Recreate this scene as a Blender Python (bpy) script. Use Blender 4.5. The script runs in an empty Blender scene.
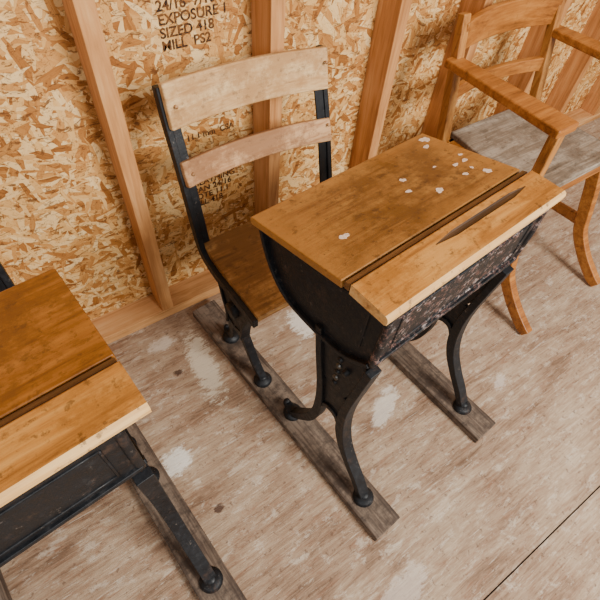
import bpy, bmesh, math, random
from mathutils import Vector, Matrix
random.seed(4)
SC=bpy.context.scene
COL=SC.collection
# ------------------------------------------------------------------ materials
class NT:
    def __init__(s,name,rough=0.6,spec=0.4,metal=0.0):
        s.m=bpy.data.materials.new(name); s.m.use_nodes=True
        s.t=s.m.node_tree; s.b=s.t.nodes['Principled BSDF']
        s.b.inputs['Roughness'].default_value=rough
        s.b.inputs['Specular IOR Level'].default_value=spec
        s.b.inputs['Metallic'].default_value=metal
        s.tc=s.t.nodes.new('ShaderNodeTexCoord')
    def n(s,k,**kw):
        x=s.t.nodes.new(k)
        for a,b in kw.items(): setattr(x,a,b)
        return x
    def l(s,a,b): s.t.links.new(a,b)
    def setin(s,sock,v):
        if hasattr(v,'is_linked') or hasattr(v,'links'): s.l(v,sock)
        else: sock.default_value=v
    def coord(s,scale=(1,1,1),rot=(0,0,0),loc=(0,0,0),src=None):
        mp=s.n('ShaderNodeMapping'); mp.inputs['Scale'].default_value=scale
        mp.inputs['Rotation'].default_value=rot; mp.inputs['Location'].default_value=loc
        s.l(src or s.tc.outputs['Object'],mp.inputs['Vector']); return mp.outputs[0]
    def noise(s,vec,scale=5,detail=6,rough=0.6,dist=0.0):
        x=s.n('ShaderNodeTexNoise'); s.l(vec,x.inputs['Vector'])
        x.inputs['Scale'].default_value=scale; x.inputs['Detail'].default_value=detail
        x.inputs['Roughness'].default_value=rough; x.inputs['Distortion'].default_value=dist
        return x.outputs['Fac']
    def vor(s,vec,scale=5,feature='F1',rnd=1.0):
        x=s.n('ShaderNodeTexVoronoi',feature=feature); s.l(vec,x.inputs['Vector'])
        x.inputs['Scale'].default_value=scale; x.inputs['Randomness'].default_value=rnd
        return x
    def ramp(s,fac,stops,interp='LINEAR'):
        r=s.n('ShaderNodeValToRGB'); e=r.color_ramp; e.interpolation=interp
        while len(e.elements)<len(stops): e.elements.new(0.5)
        for i,(p,c) in enumerate(stops):
            e.elements[i].position=p
            if not isinstance(c,(tuple,list)): c=(c,c,c)
            e.elements[i].color=(*c[:3],1)
        s.l(fac,r.inputs[0]); return r.outputs[0]
    def math(s,op,a,b=None,c=None):
        m=s.n('ShaderNodeMath',operation=op)
        s.setin(m.inputs[0],a)
        if b is not None: s.setin(m.inputs[1],b)
        if c is not None: s.setin(m.inputs[2],c)
        return m.outputs[0]
    def mix(s,fac,a,b,blend='MIX'):
        m=s.n('ShaderNodeMix',data_type='RGBA',blend_type=blend)
        s.setin(m.inputs[0],fac)
        for k,v in ((6,a),(7,b)):
            if isinstance(v,tuple): m.inputs[k].default_value=(*v[:3],1)
            else: s.l(v,m.inputs[k])
        return m.outputs[2]
    def color(s,c):
        if isinstance(c,tuple): s.b.inputs['Base Color'].default_value=(*c[:3],1)
        else: s.l(c,s.b.inputs['Base Color'])
    def bump(s,h,strength=0.3,dist=0.005):
        b=s.n('ShaderNodeBump'); b.inputs['Strength'].default_value=strength; b.inputs['Distance'].default_value=dist
        s.l(h,b.inputs['Height']); s.l(b.outputs[0],s.b.inputs['Normal'])

def S(r,g,b):
    f=lambda c:(c/255/12.92) if c/255<=.04045 else ((c/255+.055)/1.055)**2.4
    return (f(r),f(g),f(b))

def wood(name,dark,mid,light,axis='x',rough=0.45,grain=1.0,wear=None,loc=(0,0,0),spec=0.4,rim=None,nicks=0.0):
    k=NT(name,rough,spec)
    sc={'x':(1.6,22,22),'y':(22,1.6,22),'z':(22,22,1.6)}[axis]
    v=k.coord(scale=sc,loc=loc)
    n1=k.noise(v,1.6,8,0.65,0.6)
    n2=k.noise(k.coord(scale=tuple(a*5 for a in sc),loc=loc),1.5,4,0.6)
    big=k.noise(k.coord(loc=loc),6,3,0.5)
    f=k.math('ADD',k.math('MULTIPLY',n1,0.6),k.math('ADD',k.math('MULTIPLY',n2,0.22*grain),k.math('MULTIPLY',big,0.22)))
    c=k.ramp(f,[(0.40,dark),(0.52,mid),(0.64,light)])
    if wear:
        w=k.noise(k.coord(loc=(3,1,2)),7,8,0.76)
        c=k.mix(k.ramp(w,[(0.46,0.0),(0.58,0.85)]),c,wear)
        w2=k.noise(k.coord(loc=(9,5,2),scale=(1,1.8,1)),20,7,0.76)
        c=k.mix(k.ramp(w2,[(0.53,0.0),(0.66,0.7)]),c,dark)
    if rim:
        cx,cy,hx,hy,rc=rim
        sp=k.n('ShaderNodeSeparateXYZ'); k.l(k.tc.outputs['Object'],sp.inputs[0])
        ax=k.math('DIVIDE',k.math('ABSOLUTE',k.math('SUBTRACT',sp.outputs[0],cx)),hx)
        ay=k.math('DIVIDE',k.math('ABSOLUTE',k.math('SUBTRACT',sp.outputs[1],cy)),hy)
        m=k.math('MAXIMUM',ax,ay)
        wn=k.noise(k.coord(loc=(1,6,2)),9,7,0.75)
        m=k.math('ADD',m,k.math('MULTIPLY',k.math('SUBTRACT',wn,0.5),1.1))
        c=k.mix(k.ramp(m,[(0.62,0.0),(1.08,0.65)]),c,rc)
    if nicks:
        nk=k.noise(k.coord(loc=(4,4,4)),55,5,0.7)
        c=k.mix(k.ramp(nk,[(0.58,0.0),(0.65,nicks)]),c,S(62,36,16))
    k.color(c)
    k.bump(n2,0.2*grain,0.002)
    k.l(k.ramp(big,[(0.35,rough-.06),(0.65,rough+.12)]),k.b.inputs['Roughness'])
    return k.m

M={}
M['lid']=wood('desk_lid_wood',S(78,46,16),S(128,82,36),S(160,112,54),'x',0.36,1.3,wear=S(104,64,24),rim=(.222,.424,.248,.131,S(176,120,56)),nicks=.55)
M['lid2']=wood('desk_lid_wood_amber',S(98,54,14),S(146,88,28),S(172,110,44),'x',0.36,1.1,wear=S(116,68,22),nicks=.4)
M['rail']=wood('hinge_rail_wood',S(56,34,14),S(96,62,28),S(130,88,44),'x',0.45,1.0)
M['strip']=wood('desk_ledge_wood',S(124,74,24),S(172,112,46),S(194,138,68),'x',0.38,1.3,loc=(1,2,0),wear=S(150,94,34),nicks=.55)
M['edge']=wood('desk_edge_wood',S(160,110,56),S(206,156,92),S(224,182,120),'x',0.55,1.3,loc=(3,2,0),nicks=.6)
M['groove']=wood('groove_wood',S(46,28,10),S(70,44,18),S(96,62,28),'x',0.5,1.0)
M['slat']=wood('chair_slat_wood',S(150,106,60),S(194,150,98),S(216,180,128),'x',0.6,1.5,wear=S(172,126,76),nicks=.35)
M['slat2']=wood('chair_slat_wood_red',S(120,76,42),S(164,114,72),S(198,154,108),'x',0.6,1.5,wear=S(138,92,54),loc=(0,4,2),nicks=.35)
M['seat']=wood('chair_seat_wood',S(92,58,22),S(148,100,48),S(186,140,80),'x',0.45,1.2,wear=S(122,80,34),nicks=.4)
M['arm']=wood('armchair_wood',S(108,60,20),S(156,94,36),S(180,118,54),'x',0.42,1.1,nicks=.3)
M['armz']=wood('armchair_wood_upright',S(124,74,28),S(170,112,52),S(194,138,74),'z',0.42,1.0,nicks=.3)
M['grey']=wood('weathered_seat_wood',S(86,74,60),S(130,114,96),S(162,148,130),'x',0.6,1.4,wear=S(110,94,78),nicks=.4)
M['skid']=wood('skid_wood_aged',S(40,30,23),S(80,64,52),S(120,102,86),'y',0.8,1.8,wear=S(60,47,38))
M['stud']=wood('stud_pine',S(160,104,54),S(194,136,80),S(212,160,104),'z',0.65,0.8)
M['plate']=wood('plate_pine',S(166,112,60),S(200,146,92),S(214,168,116),'x',0.65,0.8)

def iron(name,chips):
    k=NT(name,0.5,0.35)
    n=k.noise(k.coord(),60,6,0.7)
    c=k.ramp(n,[(0.3,S(7,8,11)),(0.58,S(17,19,23)),(0.75,S(46,44,44))])
    r=k.noise(k.coord(loc=(2,2,2)),16,7,0.8)
    c=k.mix(k.ramp(r,[(0.57,0.0),(0.67,0.6)]),c,S(70,52,42))
    ch=k.noise(k.coord(loc=(8,2,2)),70,6,0.8)
    c=k.mix(k.ramp(ch,[(0.62,0.0),(0.66,0.6)]),c,S(110,100,92))
    if chips:
        v=k.noise(k.coord(scale=(0.9,1,1.1),loc=(5,1,3)),58,8,0.8,0.3)
        v2=k.noise(k.coord(loc=(1,7,3)),14,5,0.7)
        f=k.math('MULTIPLY',k.ramp(v,[(0.52,0.0),(0.56,1.0)]),k.ramp(v2,[(0.40,0.0),(0.54,1.0)]))
        pc=k.ramp(k.noise(k.coord(),45,4,0.65),[(0.4,S(110,72,62)),(0.52,S(146,116,108)),(0.62,S(186,172,166))])
        c=k.mix(k.math('MULTIPLY',f,0.8),c,pc)
    k.color(c); k.bump(n,0.5,0.002)
    k.l(k.ramp(n,[(0.3,0.38),(0.8,0.75)]),k.b.inputs['Roughness'])
    return k.m
M['iron']=iron('black_cast_iron',False)
M['ironc']=iron('black_iron_chipped',True)
k=NT('white_paint',0.7); k.color(k.ramp(k.noise(k.coord(),80,4),[(0.3,S(210,180,152)),(0.7,S(236,218,202))])); M['paint']=k.m
k=NT('nail_steel',0.4,0.5,0.8); k.color(k.ramp(k.noise(k.coord(),90,3),[(0.3,S(60,58,56)),(0.7,S(110,108,104))])); M['nail']=k.m
k=NT('stamp_ink',0.8,0.1); k.color(k.ramp(k.noise(k.coord(),60,5,0.75),[(0.42,S(42,33,30)),(0.60,S(120,78,42))])); M['ink']=k.m
k=NT('stamp_ink_red',0.8,0.1); k.color(k.ramp(k.noise(k.coord(),70,4,0.7),[(0.35,S(140,54,40)),(0.7,S(176,106,70))])); M['inkr']=k.m

# OSB
k=NT('osb_board',0.7,0.25)
pos=k.tc.outputs['Object']
warp=k.n('ShaderNodeTexNoise'); k.l(pos,warp.inputs['Vector']); warp.inputs['Scale'].default_value=12; warp.inputs['Detail'].default_value=3
vm=k.n('ShaderNodeVectorMath',operation='MULTIPLY_ADD'); k.l(warp.outputs['Color'],vm.inputs[0]); vm.inputs[1].default_value=(0.028,0,0.028); k.l(pos,vm.inputs[2])
wp=vm.outputs[0]
best=None; bestc=None
for i,(ang,sl,sw) in enumerate([(0.25,17,70),(1.15,20,78),(-0.75,17,64),(1.75,16,80),(-0.2,28,110)]):
    v0=k.coord(rot=(0,ang,0),loc=(i*1.7,0,i*2.3),src=wp)
    v1=k.coord(scale=(sl,0.0,sw),src=v0)
    vo=k.vor(v1,1.0)
    sep=k.n('ShaderNodeSeparateColor'); k.l(vo.outputs['Color'],sep.inputs[0])
    pr=sep.outputs[0]; cv=sep.outputs[1]
    fine=k.noise(k.coord(scale=(14,0.0,300),src=v0),1.0,4,0.65)
    cvv=k.math('ADD',k.math('MULTIPLY',cv,0.70),k.math('MULTIPLY',fine,0.36))
    if best is None: best,bestc=pr,cvv
    else:
        g=k.math('GREATER_THAN',pr,best)
        mx=k.n('ShaderNodeMix',data_type='FLOAT'); k.l(g,mx.inputs[0]); k.l(bestc,mx.inputs[2]); k.l(cvv,mx.inputs[3])
        bestc=mx.outputs[0]; best=k.math('MAXIMUM',pr,best)
c=k.ramp(bestc,[(0.10,S(112,64,22)),(0.24,S(160,102,46)),(0.42,S(194,138,74)),(0.64,S(214,166,100)),(0.9,S(232,198,140))])
dk=k.noise(k.coord(scale=(1,0,2.2),loc=(4,0,2),rot=(0,0.6,0),src=wp),34,6,0.75,1.2)
c=k.mix(k.ramp(dk,[(0.55,0.0),(0.61,0.85)]),c,S(96,54,22))
dk2=k.noise(k.coord(scale=(2.0,0,1),loc=(1,0,5),rot=(0,-0.5,0),src=wp),48,5,0.75,1.5)
c=k.mix(k.ramp(dk2,[(0.58,0.0),(0.64,0.75)]),c,S(116,68,28))
k.color(c); k.bump(k.math('MULTIPLY',best,bestc),0.6,0.004); M['osb']=k.m

# Floor
k=NT('floor_plywood',0.72,0.3)
g1=k.noise(k.coord(scale=(1.0,6,1)),2.6,10,0.72,1.0)
g2=k.noise(k.coord(scale=(6,70,1)),2.0,6,0.75,0.8)
bl=k.noise(k.coord(),3.2,6,0.65)
f=k.math('ADD',k.math('MULTIPLY',g1,0.42),k.math('ADD',k.math('MULTIPLY',g2,0.28),k.math('MULTIPLY',bl,0.30)))
c=k.ramp(f,[(0.40,S(104,78,58)),(0.47,S(146,118,94)),(0.54,S(170,146,120)),(0.63,S(194,174,150))])
red=k.noise(k.coord(scale=(2.4,10,1),loc=(3,3,0)),5,9,0.78,0.7)
c=k.mix(k.ramp(red,[(0.52,0.0),(0.64,0.5)]),c,S(134,90,64))
wh=k.noise(k.coord(scale=(1.8,4.0,1),loc=(7,2,0)),8,10,0.8,0.3)
c=k.mix(k.ramp(wh,[(0.54,0.0),(0.61,0.5)]),c,S(206,192,172))
scr=k.noise(k.coord(scale=(2,26,1),rot=(0,0,.25),loc=(2,8,0)),4,6,0.8,0.3)
c=k.mix(k.ramp(scr,[(0.59,0.0),(0.64,0.45)]),c,S(212,200,182))
spk=k.noise(k.coord(),60,5,0.7)
c=k.mix(k.ramp(spk,[(0.58,0.0),(0.66,0.65)]),c,S(92,66,50))
sepx=k.n('ShaderNodeSeparateXYZ'); k.l(k.tc.outputs['Object'],sepx.inputs[0])
ragged=k.noise(k.coord(scale=(1,2.5,1)),26,8,0.8,0.4)
def patch(cx,cy,rx,ry,rot=0):
    ca,sa=math.cos(rot),math.sin(rot)
    dx=k.math('SUBTRACT',sepx.outputs[0],cx); dy=k.math('SUBTRACT',sepx.outputs[1],cy)
    u=k.math('ADD',k.math('MULTIPLY',dx,ca/rx),k.math('MULTIPLY',dy,sa/rx))
    v=k.math('ADD',k.math('MULTIPLY',dx,-sa/ry),k.math('MULTIPLY',dy,ca/ry))
    d=k.math('ADD',k.math('MULTIPLY',u,u),k.math('MULTIPLY',v,v))
    d=k.math('ADD',d,k.math('MULTIPLY',k.math('SUBTRACT',ragged,0.5),5.0))
    return k.ramp(d,[(0.45,1.0),(0.95,0.0)])
for (cx,cy,rx,ry,ro,st,col) in [(.225,.72,.045,.15,-.1,.85,S(214,200,176)),(.58,.69,.05,.07,0,.85,S(226,218,204)),
      (.02,.49,.05,.04,.3,.9,S(226,220,208)),(.62,.30,.09,.035,.5,.65,S(218,208,194)),(.145,.86,.05,.03,0,.65,S(214,200,182)),
      (.90,.62,.12,.07,0,.5,S(214,204,192)),(.144,.739,.018,.012,0,.85,S(66,42,32)),(.064,.318,.017,.011,0,.85,S(66,42,32)),
      (1.0,.16,.04,.02,.4,.5,S(214,200,188)),(.34,-.1,.10,.04,.2,.45,S(214,200,186))]:
    m=patch(cx,cy,rx,ry,ro)
    c=k.mix(k.math('MULTIPLY',m,st),c,col)
k.color(c); k.bump(k.math('ADD',g2,k.math('MULTIPLY',g1,0.6)),0.4,0.004); M['floor']=k.m
k=NT('gap_dark',0.9,0.1); k.color(k.ramp(k.noise(k.coord(),30),[(0.3,S(12,8,5)),(0.7,S(26,17,11))])); M['dark']=k.m

# ------------------------------------------------------------------ geometry helpers
def mk(name,bm,mat,parent=None,smooth=False,bevel=0,seg=2,sub=0):
    bmesh.ops.recalc_face_normals(bm,faces=bm.faces[:])
    me=bpy.data.meshes.new(name); bm.to_mesh(me); bm.free()
    ob=bpy.data.objects.new(name,me); COL.objects.link(ob)
    me.materials.append(mat)
    if smooth:
        for p in me.polygons: p.use_smooth=True
    if bevel:
        b=ob.modifiers.new('bevel','BEVEL'); b.width=bevel; b.segments=seg; b.limit_method='ANGLE'; b.angle_limit=math.radians(35)
        for p in me.polygons: p.use_smooth=True
        b.harden_normals=True
    if parent: ob.parent=parent
    return ob
def box(name,lo,hi,mat,parent=None,bevel=0.002):
    bm=bmesh.new(); bmesh.ops.create_cube(bm,size=1)
    for v in bm.verts: v.co=Vector([(lo[i]+hi[i])/2+v.co[i]*(hi[i]-lo[i]) for i in range(3)])
    return mk(name,bm,mat,parent,bevel=bevel)
def prism(name,pts,p0,p1,mat,parent=None,bevel=0.002):
    bm=bmesh.new()
    a=[bm.verts.new((p0,q,z)) for q,z in pts]; b=[bm.verts.new((p1,q,z)) for q,z in pts]
    n=len(pts)
    bm.faces.new(a); bm.faces.new(b[::-1])
    for i in range(n): bm.faces.new((a[i],a[(i+1)%n],b[(i+1)%n],b[i]))
    return mk(name,bm,mat,parent,bevel=bevel)
def catmull(P,n=8):
    out=[]; P=[Vector(p) for p in P]
    Q=[P[0]*2-P[1]]+P+[P[-1]*2-P[-2]]
    for i in range(1,len(Q)-2):
        for s in range(n):
            t=s/n; a,b,c,d=Q[i-1],Q[i],Q[i+1],Q[i+2]
            out.append(0.5*((2*b)+(c-a)*t+(2*a-5*b+4*c-d)*t*t+(3*b-a-3*c+d)*t**3))
    out.append(P[-1]); return out
def strap(name,pts,x,th,mat,parent=None,bevel=0.002,x2=None,n=8):
    C=catmull([(a,b,w) for a,b,w in pts],n); N=len(C)
    bm=bmesh.new(); rows=[]
    for i,c in enumerate(C):
        t=(C[min(i+1,N-1)]-C[max(i-1,0)]); t=Vector((t.x,t.y)).normalized()
        nn=Vector((-t.y,t.x))*c.z/2
        xx=x if x2 is None else x+(x2-x)*i/(N-1)
        rows.append([bm.verts.new((xx+sx*th/2,c.x+sg*nn.x,c.y+sg*nn.y)) for sx,sg in ((-1,-1),(1,-1),(1,1),(-1,1))])
    for i in range(N-1):
        for j in range(4): bm.faces.new((rows[i][j],rows[i][(j+1)%4],rows[i+1][(j+1)%4],rows[i+1][j]))
    bm.faces.new(rows[0]); bm.faces.new(rows[-1][::-1])
    return mk(name,bm,mat,parent,bevel=bevel)
def tube(name,pts,mat,parent=None,seg=10,n=6):
    C=catmull([Vector(p) for p in pts],n) if len(pts)>2 else [Vector(p) for p in pts]
    N=len(C); bm=bmesh.new(); rings=[]; up=Vector((1,0,0))
    for i,c in enumerate(C):
        t=Vector((C[min(i+1,N-1)]-C[max(i-1,0)])[:3])
        t.normalize(); a=up-t*up.dot(t)
        if a.length<0.1: a=Vector((0,1,0))-t*t.y
        a.normalize(); b=t.cross(a)
        rings.append([bm.verts.new(Vector(c[:3])+(a*math.cos(2*math.pi*j/seg)+b*math.sin(2*math.pi*j/seg))*c[3]) for j in range(seg)])
    for i in range(N-1):
        for j in range(seg): bm.faces.new((rings[i][j],rings[i][(j+1)%seg],rings[i+1][(j+1)%seg],rings[i+1][j]))
    bm.faces.new(rings[0]); bm.faces.new(rings[-1][::-1])
    return mk(name,bm,mat,parent,smooth=True)
def beam(name,a,b,w,d,mat,parent=None,bevel=0.004,ref=(1,0,0),w2=None,d2=None):
    a=Vector(a);b=Vector(b);t=(b-a).normalized();u=Vector(ref);u=(u-t*u.dot(t)).normalized();v=t.cross(u)
    bm=bmesh.new();R=[]
    for c,ww,dd in ((a,w,d),(b,w2 or w,d2 or d)):
        R.append([bm.verts.new(c+u*sx*ww/2+v*sy*dd/2) for sx,sy in ((-1,-1),(1,-1),(1,1),(-1,1))])
    for j in range(4): bm.faces.new((R[0][j],R[0][(j+1)%4],R[1][(j+1)%4],R[1][j]))
    bm.faces.new(R[0]);bm.faces.new(R[1][::-1])
    return mk(name,bm,mat,parent,bevel=bevel)
def lathe(name,prof,loc,mat,parent=None,seg=20,axis='z'):
    bm=bmesh.new();rings=[]
    for r,z in prof:
        ring=[]
        for j in range(seg):
            a=2*math.pi*j/seg; p=(r*math.cos(a),r*math.sin(a),z)
            if axis=='x': p=(p[2],p[0],p[1])
            if axis=='y': p=(p[0],p[2],p[1])
            ring.append(bm.verts.new(Vector(loc)+Vector(p)))
        rings.append(ring)
    for i in range(len(rings)-1):
        for j in range(seg): bm.faces.new((rings[i][j],rings[i][(j+1)%seg],rings[i+1][(j+1)%seg],rings[i+1][j]))
    bm.faces.new(rings[0]);bm.faces.new(rings[-1])
    return mk(name,bm,mat,parent,smooth=True)
def empty(name,loc=(0,0,0),rz=0):
    e=bpy.data.objects.new(name,None); COL.objects.link(e); e.location=loc; e.rotation_euler=(0,0,rz); e.empty_display_size=.1
    return e
def slab_curved(name,corners_fn,mat,parent,nx=14,th=0.02,bevel=0.003):
    bm=bmesh.new(); nt=4; front=[];back=[]
    P=[[Vector(corners_fn(i/nx,j/nt)) for j in range(nt+1)] for i in range(nx+1)]
    for i in range(nx+1):
        fr=[];bk=[]
        for j in range(nt+1):
            du=P[min(i+1,nx)][j]-P[max(i-1,0)][j]; dv=P[i][min(j+1,nt)]-P[i][max(j-1,0)]
            nn=du.cross(dv).normalized()*th/2
            fr.append(bm.verts.new(P[i][j]+nn)); bk.append(bm.verts.new(P[i][j]-nn))
        front.append(fr);back.append(bk)
    for i in range(nx):
        for j in range(nt):
            bm.faces.new((front[i][j],front[i+1][j],front[i+1][j+1],front[i][j+1]))
            bm.faces.new((back[i][j],back[i][j+1],back[i+1][j+1],back[i+1][j]))
        bm.faces.new((front[i][0],back[i][0],back[i+1][0],front[i+1][0]))
        bm.faces.new((front[i][nt],front[i+1][nt],back[i+1][nt],back[i][nt]))
    for j in range(nt):
        bm.faces.new((front[0][j],front[0][j+1],back[0][j+1],back[0][j]))
        bm.faces.new((front[nx][j],back[nx][j],back[nx][j+1],front[nx][j+1]))
    return mk(name,bm,mat,parent,bevel=bevel)

# ------------------------------------------------------------------ room
WY=0.95; OY=1.039
box('floor',(-3,-3,-0.05),(4.5,1.3,0),M['floor'],bevel=0)
box('trim_floor_seam',(-3,-0.223,-0.0005),(4.5,-0.220,0.0006),M['dark'],bevel=0)
wall=box('wall_back',(-3,OY,0),(4.5,OY+0.012,2.5),M['osb'],bevel=0)
tr=empty('trim_back_framing')
box('bottom_plate',(-3,WY,0),(4.5,OY,0.038),M['plate'],tr,bevel=0.002)
box('top_plate',(-3,WY,2.42),(4.5,OY,2.458),M['plate'],tr,bevel=0.002)
for i,x in enumerate([-2.22,-1.81,-1.40,-.99,-.58,-.172,.235,.642,1.045,1.40,1.86,2.27,2.68,3.09,3.5,3.9]):
    box('stud_%d'%i,(x-.038,WY,0.038),(x,OY,2.42),M['stud'],tr,bevel=0.002)
def stamp(name,txt,x,z,size,mat,rot=0.0):
    cu=bpy.data.curves.new(name,'FONT'); cu.body=txt; cu.size=size; cu.extrude=0.0003; cu.space_line=.9; cu.offset=.0006
    ob=bpy.data.objects.new(name,cu); COL.objects.link(ob)
    dg=bpy.context.evaluated_depsgraph_get(); me=bpy.data.meshes.new_from_object(ob.evaluated_get(dg))
    bpy.data.objects.remove(ob)
    o=bpy.data.objects.new(name,me); COL.objects.link(o); me.materials.clear(); me.materials.append(mat)
    o.location=(x,OY-0.0006,z); o.rotation_euler=(math.pi/2,rot,0)
    o.parent=wall
    return o
stamp('stamp_text_1','24/16  7/16\nEXPOSURE 1\nSIZED 418\nMILL  PS2',.375,.885,.030,M['ink'],0)
stamp('stamp_text_2','SHEATHING\nSPAN 24/16\nCOTE 11.1\nMILL 418',.385,.410,.028,M['ink'],0)
stamp('stamp_text_3','STRENGTH AXIS',.79,1.02,.022,M['inkr'],math.pi/2)
stamp('stamp_text_4','11.1 mm  CSA',.40,.565,.024,M['ink'],0)

# ------------------------------------------------------------------ school desk
SPOTS=[(.058,.384,.010,.007),(.274,.44,.007,.006),(.294,.365,.009,.008),(.25,.404,.006,.005),(.445,.525,.014,.010),(.42,.500,.009,.006),
       (.397,.405,.007,.005),(.426,.404,.007,.006),(.38,.368,.006,.005),(.42,.345,.009,.008),(.44,.425,.005,.004),(.36,.43,.004,.003),(.41,.375,.004,.004)]
def foot(name,x,q,par,mat,zt=0.03):
    lathe(name,[(0.027,0),(0.028,.005),(0.022,.012),(.012,.017),(.012,.022),(.008,.025)],(x,q,zt),mat,par)
def desk_side(d,x,outer,tag):
    I=M['iron']
    side=[(.535,.690),(.522,.640),(.500,.592),(.465,.556),(.42,.540),(.33,.540),(.27,.552),(.215,.590),(.212,.748),(.285,.748)]
    prism('box_side_'+tag,side,x-.005,x+.005,I,d,bevel=.002)
    s=-1 if outer<0 else 1
    rim=[(.540,.685,.010),(.525,.638,.010),(.500,.590,.010),(.465,.554,.010),(.42,.538,.010),(.33,.538,.012),(.27,.550,.010),(.213,.590,.010)]
    strap('box_rim_'+tag,rim,x+s*.004,.022,I,d,n=4)
    strap('box_rim_top_'+tag,[(.538,.690,.010),(.40,.718,.010),(.285,.742,.010),(.213,.745,.010)],x+s*.003,.018,I,d,n=3)
    prism('box_side_panel_'+tag,[(.485,.675),(.475,.625),(.445,.588),(.41,.572),(.30,.577),(.245,.605),(.245,.722),(.30,.716)],min(x,x+s*.008),max(x,x+s*.008),I,d,bevel=.003)
    prism('slide_plate_'+tag,[(.345,.555),(.338,.46),(.325,.415),(.300,.395),(.245,.395),(.228,.43),(.212,.50),(.205,.565)],x-.006,x+.006,I,d,bevel=.002)
    for i in range(5):
        lathe('ratchet_%s_%d'%(tag,i),[(.007,-.010),(.007,.010)],(x,.278,.42+.024*i),M['nail'] if i%2 else I,d,seg=8,axis='x')
    strap('rib_rear_'+tag,[(.345,.56,.017),(.332,.47,.017),(.315,.38,.019),(.306,.30,.022),(.308,.22,.025),(.325,.155,.025),(.352,.105,.023),(.378,.065,.022),(.400,.040,.020)],x,.028,I,d)
    strap('rib_front_'+tag,[(.205,.57,.018),(.216,.48,.018),(.226,.40,.020),(.230,.33,.024),(.224,.26,.027),(.205,.20,.025),(.172,.145,.022),(.135,.095,.021),(.103,.045,.020)],x,.030,I,d)
    prism('web_'+tag,[(.310,.395),(.300,.335),(.306,.27),(.285,.285),(.268,.30),(.25,.285),(.228,.265),(.236,.335),(.238,.395)],x-.005,x+.005,I,d,bevel=.002)
    strap('web_arch_'+tag,[(.312,.255,.010),(.29,.290,.014),(.268,.300,.016),(.246,.290,.014),(.226,.250,.010)],x,.022,I,d)
    tube('foot_scroll_'+tag,[(x,.385,.055,.013),(x,.405,.044,.016),(x,.425,.050,.012),(x,.428,.062,.008)],I,d)
    foot('foot_rear_'+tag,x,.398,d,I); foot('foot_front_'+tag,x,.098,d,I)
    tube('bolt_'+tag,[(x-.016,.255,.50,.008),(x+.016,.255,.50,.008)],I,d)
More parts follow.
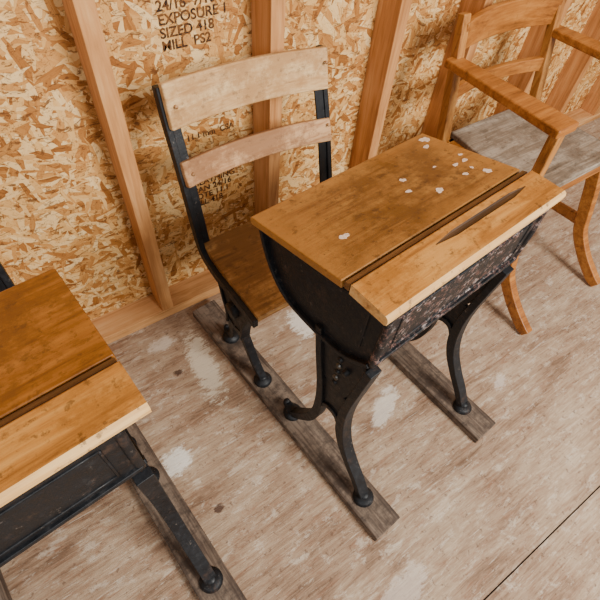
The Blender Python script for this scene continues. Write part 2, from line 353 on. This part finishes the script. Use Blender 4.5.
def build_desk(name,loc,rz,spots=True):
    d=empty(name,loc,rz)
    for q in (-.0,.42):
        bm=bmesh.new(); bmesh.ops.create_cube(bm,size=1)
        for v in bm.verts: v.co=Vector((v.co.x*.086,.4425+v.co.y*.885,.015+v.co.z*.03))
        sk=mk('wooden_floor_skid',bm,M['skid'],None,bevel=.003)
        sk.location=Vector(loc)+Matrix.Rotation(rz,3,'Z')@Vector((q,0,0)); sk.rotation_euler=(0,0,rz)
    desk_side(d,0.0,-1,'left'); desk_side(d,.42,1,'right')
    I=M['iron']; C=M['ironc'] if spots else M['iron']
    prism('box_front_panel',[(.207,.748),(.207,.600),(.213,.588),(.218,.588),(.215,.600),(.215,.748)],-.002,.424,C,d,bevel=.001)
    prism('box_front_rim_bottom',[(.202,.606),(.202,.596),(.212,.582),(.222,.586),(.212,.600),(.212,.606)],-.006,.428,C,d,bevel=.002)
    prism('box_front_rim_top',[(.203,.748),(.203,.736),(.212,.734),(.212,.748)],-.006,.428,C,d,bevel=.002)
    y=.2070
    def orn(nm,pts,r=.0026): tube(nm,[(a,y,b,r) for a,b in pts],C,d,seg=6,n=5)
    orn('frame_bead_top',[(.03,.722),(.21,.722),(.394,.722)]); orn('frame_bead_bottom',[(.03,.622),(.21,.622),(.394,.622)])
    orn('frame_bead_l',[(.03,.722),(.030,.671),(.03,.622)]); orn('frame_bead_r',[(.394,.722),(.394,.671),(.394,.622)])
    for i,x in enumerate((-.004,.424)):
        tube('box_corner_%d'%i,[(x,.210,.748,.008),(x,.208,.67,.008),(x,.212,.588,.008)],C,d)
    prism('box_bottom',[(.213,.590),(.27,.556),(.33,.545),(.42,.545),(.465,.560),(.470,.564),(.42,.552),(.33,.552),(.272,.563),(.215,.598)],0,.42,I,d,bevel=0)
    q0,z0,q1,z1=.303,.755,.555,.701
    sl=Vector((q1-q0,z1-z0)).normalized(); nn=Vector((-sl.y,sl.x)); nn=nn if nn.y>0 else -nn
    def L(s,h): v=Vector((q0,z0))+sl*s+nn*h; return (v.x,v.y)
    W=(Vector((q1,z1))-Vector((q0,z0))).length
    LM=M['lid'] if spots else M['lid2']
    lid=prism('lid',[L(0,0),L(0,-.018),L(W-.004,-.018),L(W,-.012),L(W,-.004),L(W-.004,0)],-.026,.470,LM,d,bevel=.003)
    prism('hinge_rail',[(.2975,.757),(.2975,.742),(.286,.742),(.286,.760)],-.024,.468,M['rail'],d,bevel=.0015)
    prism('hinge_gap',[(.304,.745),(.304,.742),(.278,.742),(.278,.748)],-.020,.464,M['dark'],d,bevel=0)
    bm=bmesh.new(); rows=[]
    zt=.766; G=1 if spots else 0
    for x,g in ((-.026,0),(.150,0),(.20,G),(.37,G),(.415,0),(.470,0)):
        dp=.003*g; o=.006; hw=.001+.006*g
        pr=[(.282,.742),(.282,zt-.001),(.280,zt),(.254+o+hw,zt),(.254+o+hw*.6,zt-dp*.8),(.254+o,zt-dp),(.254+o-hw*.6,zt-dp*.8),(.254+o-hw,zt),(.207,zt),(.202,zt-.003),(.200,zt-.009),(.201,zt-.018),(.205,zt-.021)]
        rows.append([bm.verts.new((x,a,b)) for a,b in pr])
    for i in range(len(rows)-1):
        m=len(rows[i])
        for j in range(m): bm.faces.new((rows[i][j],rows[i][(j+1)%m],rows[i+1][(j+1)%m],rows[i+1][j]))
    bm.faces.new(rows[0]);bm.faces.new(rows[-1][::-1])
    led=mk('ledge',bm,M['strip'],d)
    led.data.materials.append(M['edge']); led.data.materials.append(M['groove'])
    for p in led.data.polygons:
        c=p.center
        if p.normal.y<-.5: p.material_index=1
        if abs(p.normal.x)>.9: p.material_index=1
        if G and .15<c.x<.415 and .250<c.y<.270 and c.z>.75: p.material_index=2
    rnd=random.Random(7)
    if spots:
      for i,(p,q,a,b) in enumerate(SPOTS):
        s=(q-q0)/sl.x; bm=bmesh.new(); N=20; ring=[];ring2=[]
        ph=[rnd.uniform(0,6.28) for _ in range(4)]
        for j in range(N):
            an=2*math.pi*j/N; r=.95+.16*math.sin(2*an+ph[0])+.12*math.sin(3*an+ph[1])+.10*math.sin(5*an+ph[2])+.07*math.sin(7*an+ph[3])
            u=p+a*r*math.cos(an); w=s+b*r*math.sin(an)
            y_,z_=L(w,.0006); y2,z2=L(w,-.0005)
            ring.append(bm.verts.new((u,y_,z_))); ring2.append(bm.verts.new((u,y2,z2)))
        bm.faces.new(ring); bm.faces.new(ring2[::-1])
        for j in range(N): bm.faces.new((ring[j],ring[(j+1)%N],ring2[(j+1)%N],ring2[j]))
        mk('paint_spot_%d'%i,bm,M['paint'],d)
    return d
def chair_side(c,x,fx,tag,dz=0):
    I=M['iron']; left=x<.2
    strap('upright_'+tag,[(.352,.812+dz,.024),(.336,.735,.026),(.312,.66,.026),(.290,.58,.026),(.270,.50,.026),(.252,.44,.026),(.225,.412,.026),(.17,.400,.028),(.08,.402,.028),(-.012,.404,.024)],x,.014,I,c)
    strap('upright_flange_'+tag,[(.346,.812+dz,.006),(.330,.735,.006),(.306,.66,.006),(.284,.58,.006),(.266,.50,.006),(.250,.44,.006)],x+(.010 if left else -.012),.034 if left else .038,I,c)
    xx=x+(fx-x)*.3
    prism('hub_'+tag,[(.165,.392),(.15,.33),(.135,.285),(.14,.235),(.105,.225),(.068,.235),(.06,.29),(.045,.33),(.02,.392)],xx-.009,xx+.009,I,c,bevel=.003)
    strap('hub_flange_a_'+tag,[(.168,.395,.010),(.150,.33,.010),(.136,.285,.010),(.140,.235,.010)],xx,.030,I,c,n=4)
    strap('hub_flange_b_'+tag,[(.018,.395,.010),(.045,.33,.010),(.060,.285,.010),(.068,.235,.010)],xx,.030,I,c,n=4)
    lathe('hinge_'+tag,[(.022,-.022),(.024,-.018),(.024,.018),(.022,.022)],(xx,.098,.335),I,c,axis='x')
    strap('leg_front_'+tag,[(.085,.26,.032),(.072,.21,.026),(.062,.16,.022),(.045,.10,.020),(.020,.045,.020)],xx,.024,I,c,x2=fx)
    strap('leg_rear_'+tag,[(.12,.26,.032),(.138,.20,.026),(.150,.145,.022),(.175,.095,.020),(.205,.050,.020)],xx,.024,I,c,x2=fx)
    tube('scroll_'+tag,[(fx,.195,.055,.010),(fx,.215,.042,.013),(fx,.232,.050,.010),(fx,.232,.062,.006)],I,c)
    foot('foot_front_'+tag,fx,.018,c,I); foot('foot_rear_'+tag,fx,.205,c,I)
def build_chair(name,loc,rz,fl,fr):
    c=empty(name,loc,rz)
    WD=.415
    chair_side(c,-.008,fl,'left'); chair_side(c,WD-.004,fr,'right',-.010)
    def seat(s,t):
        y=-.012+t*.268
        z=.425-.010*math.sin(math.pi*t)+.010*t*t-(.010*(1-t*5)**2 if t<.2 else 0)
        return (-.002+s*(WD-.006),y,z)
    slab_curved('seat',seat,M['seat'],c,th=.020,nx=10)
    def mkslat(name,y0,z0,y1,z1,mat,drop=0.0):
        def f(s,t):
            cv=.022*(4*s*(1-s))
            return (-.008+s*(WD+.008),y1+(y0-y1)*t+cv-.012,z1+(z0-z1)*t-drop*s)
        slab_curved(name,f,mat,c,th=.016,nx=16,bevel=.004)
    mkslat('back_slat_top',.347,.825,.327,.731,M['slat'],.018)
    mkslat('back_slat_lower',.308,.662,.286,.606,M['slat2'],.018)
    for i,(y,z) in enumerate(((.322,.78),(.285,.635))):
        for j,x in enumerate((.012,WD-.012)):
            lathe('bolt_%d_%d'%(i,j),[(.004,-.003),(.003,.003)],(x,y-.006,z),M['slat2'],c,seg=8,axis='y')
    tube('cross_rod',[(.03,.10,.335,.008),(WD-.03,.10,.335,.008)],M['iron'],c)
    return c
R5=math.radians(5)
def unit(dx,dy,spots):
    build_desk('school_desk',(.40+dx,.03+dy,0),R5,spots)
    build_chair('school_chair',(.316+dx,.545+dy,0),math.radians(1.5),.031,.451)
unit(0,0,True)
unit(-.840,.016,False)

# ------------------------------------------------------------------ wooden armchair (right)
a=empty('wooden_armchair',(0,0,0))
A=M['arm'];Z=M['armz']
for tag,x in (('left',1.185),('right',1.66)):
    s=1 if x<1.4 else -1
    beam('back_post_'+tag,(x-.02*s,.80,.0),(x,.80,.42),.034,.036,Z,a)
    beam('back_post_upper_'+tag,(x,.80,.40),(x+.015*s,.89,.80),.036,.034,Z,a,w2=.030,d2=.026)
    slab_curved('armrest_'+tag,lambda u,v,x=x,s=s:(x-.002*s+(v-.5)*(.055+.03*u)-s*.012*u,.875-.42*u,.680+.010*u),A,a,th=.026,nx=8,bevel=.006)
    beam('arm_post_'+tag,(x+.01*s,.475,.44),(x-.005*s,.480,.680),.03,.03,Z,a)
    strap('front_leg_'+tag,[(.50,.43,.045),(.46,.33,.045),(.43,.24,.045),(.40,.16,.042),(.34,.09,.040),(.27,.035,.040),(.235,.018,.034)],x+.03*s,.030,A,a,bevel=.005)
    strap('side_stretcher_'+tag,[(.80,.16,.035),(.68,.17,.035),(.55,.18,.035),(.42,.19,.04)],x+.02*s,.022,A,a,bevel=.004)
def rail(n,z0,z1,y,bow):
    slab_curved(n,lambda s,t:(1.20+s*.445,y+.033*4*s*(1-s),z0+(z1-z0)*t+bow*4*s*(1-s)*t),A,a,th=.020,nx=14,bevel=.004)
rail('crest_rail',.700,.780,.875,.012)
rail('mid_rail',.560,.605,.845,.0)
slab_curved('seat_panel',lambda s,t:(1.215+s*.43,.45+.36*t,.462-.008*math.sin(math.pi*t)),M['grey'],a,th=.022,nx=8,bevel=.005)
box('seat_rail_front',(1.21,.455,.41),(1.64,.48,.452),A,a); box('seat_rail_back',(1.19,.785,.41),(1.655,.81,.452),A,a)
box('seat_rail_left',(1.195,.46,.41),(1.218,.80,.452),A,a); box('seat_rail_right',(1.63,.46,.41),(1.652,.80,.452),A,a)

# ------------------------------------------------------------------ camera
cx=Vector((.825,-.561,.065)).normalized(); cz=Vector((-.381,-.468,.797)).normalized()
cy=cz.cross(cx).normalized(); cx=cy.cross(cz).normalized()
cam=bpy.data.cameras.new('camera'); co=bpy.data.objects.new('camera',cam); COL.objects.link(co)
m=Matrix.Identity(4)
for i in range(3): m[i][0]=cx[i]; m[i][1]=cy[i]; m[i][2]=cz[i]
m[2][3]=1.32
co.matrix_world=m
cam.sensor_width=36; cam.lens=465/600*36; cam.clip_start=.02
SC.camera=co
# ------------------------------------------------------------------ light
w=bpy.data.worlds.new('w'); SC.world=w; w.use_nodes=True
bg=w.node_tree.nodes['Background']; bg.inputs[0].default_value=(1,.97,.93,1); bg.inputs[1].default_value=.42
def area(name,loc,tgt,size,power,col):
    l=bpy.data.lights.new(name,'AREA'); l.shape='RECTANGLE'; l.size=size[0]; l.size_y=size[1]; l.energy=power; l.color=col
    o=bpy.data.objects.new(name,l); COL.objects.link(o); o.location=loc
    o.rotation_euler=(Vector(tgt)-Vector(loc)).to_track_quat('-Z','Y').to_euler(); return o
area('doorway_daylight',(1.3,-2.2,2.4),(.6,.5,.3),(1.2,1.4),225,(1,.97,.92))
area('left_fill',(-2.2,-1.6,2.1),(.5,.6,.3),(1.3,1.3),32,(.97,.98,1))  # weak cool fill from an unseen area light at left
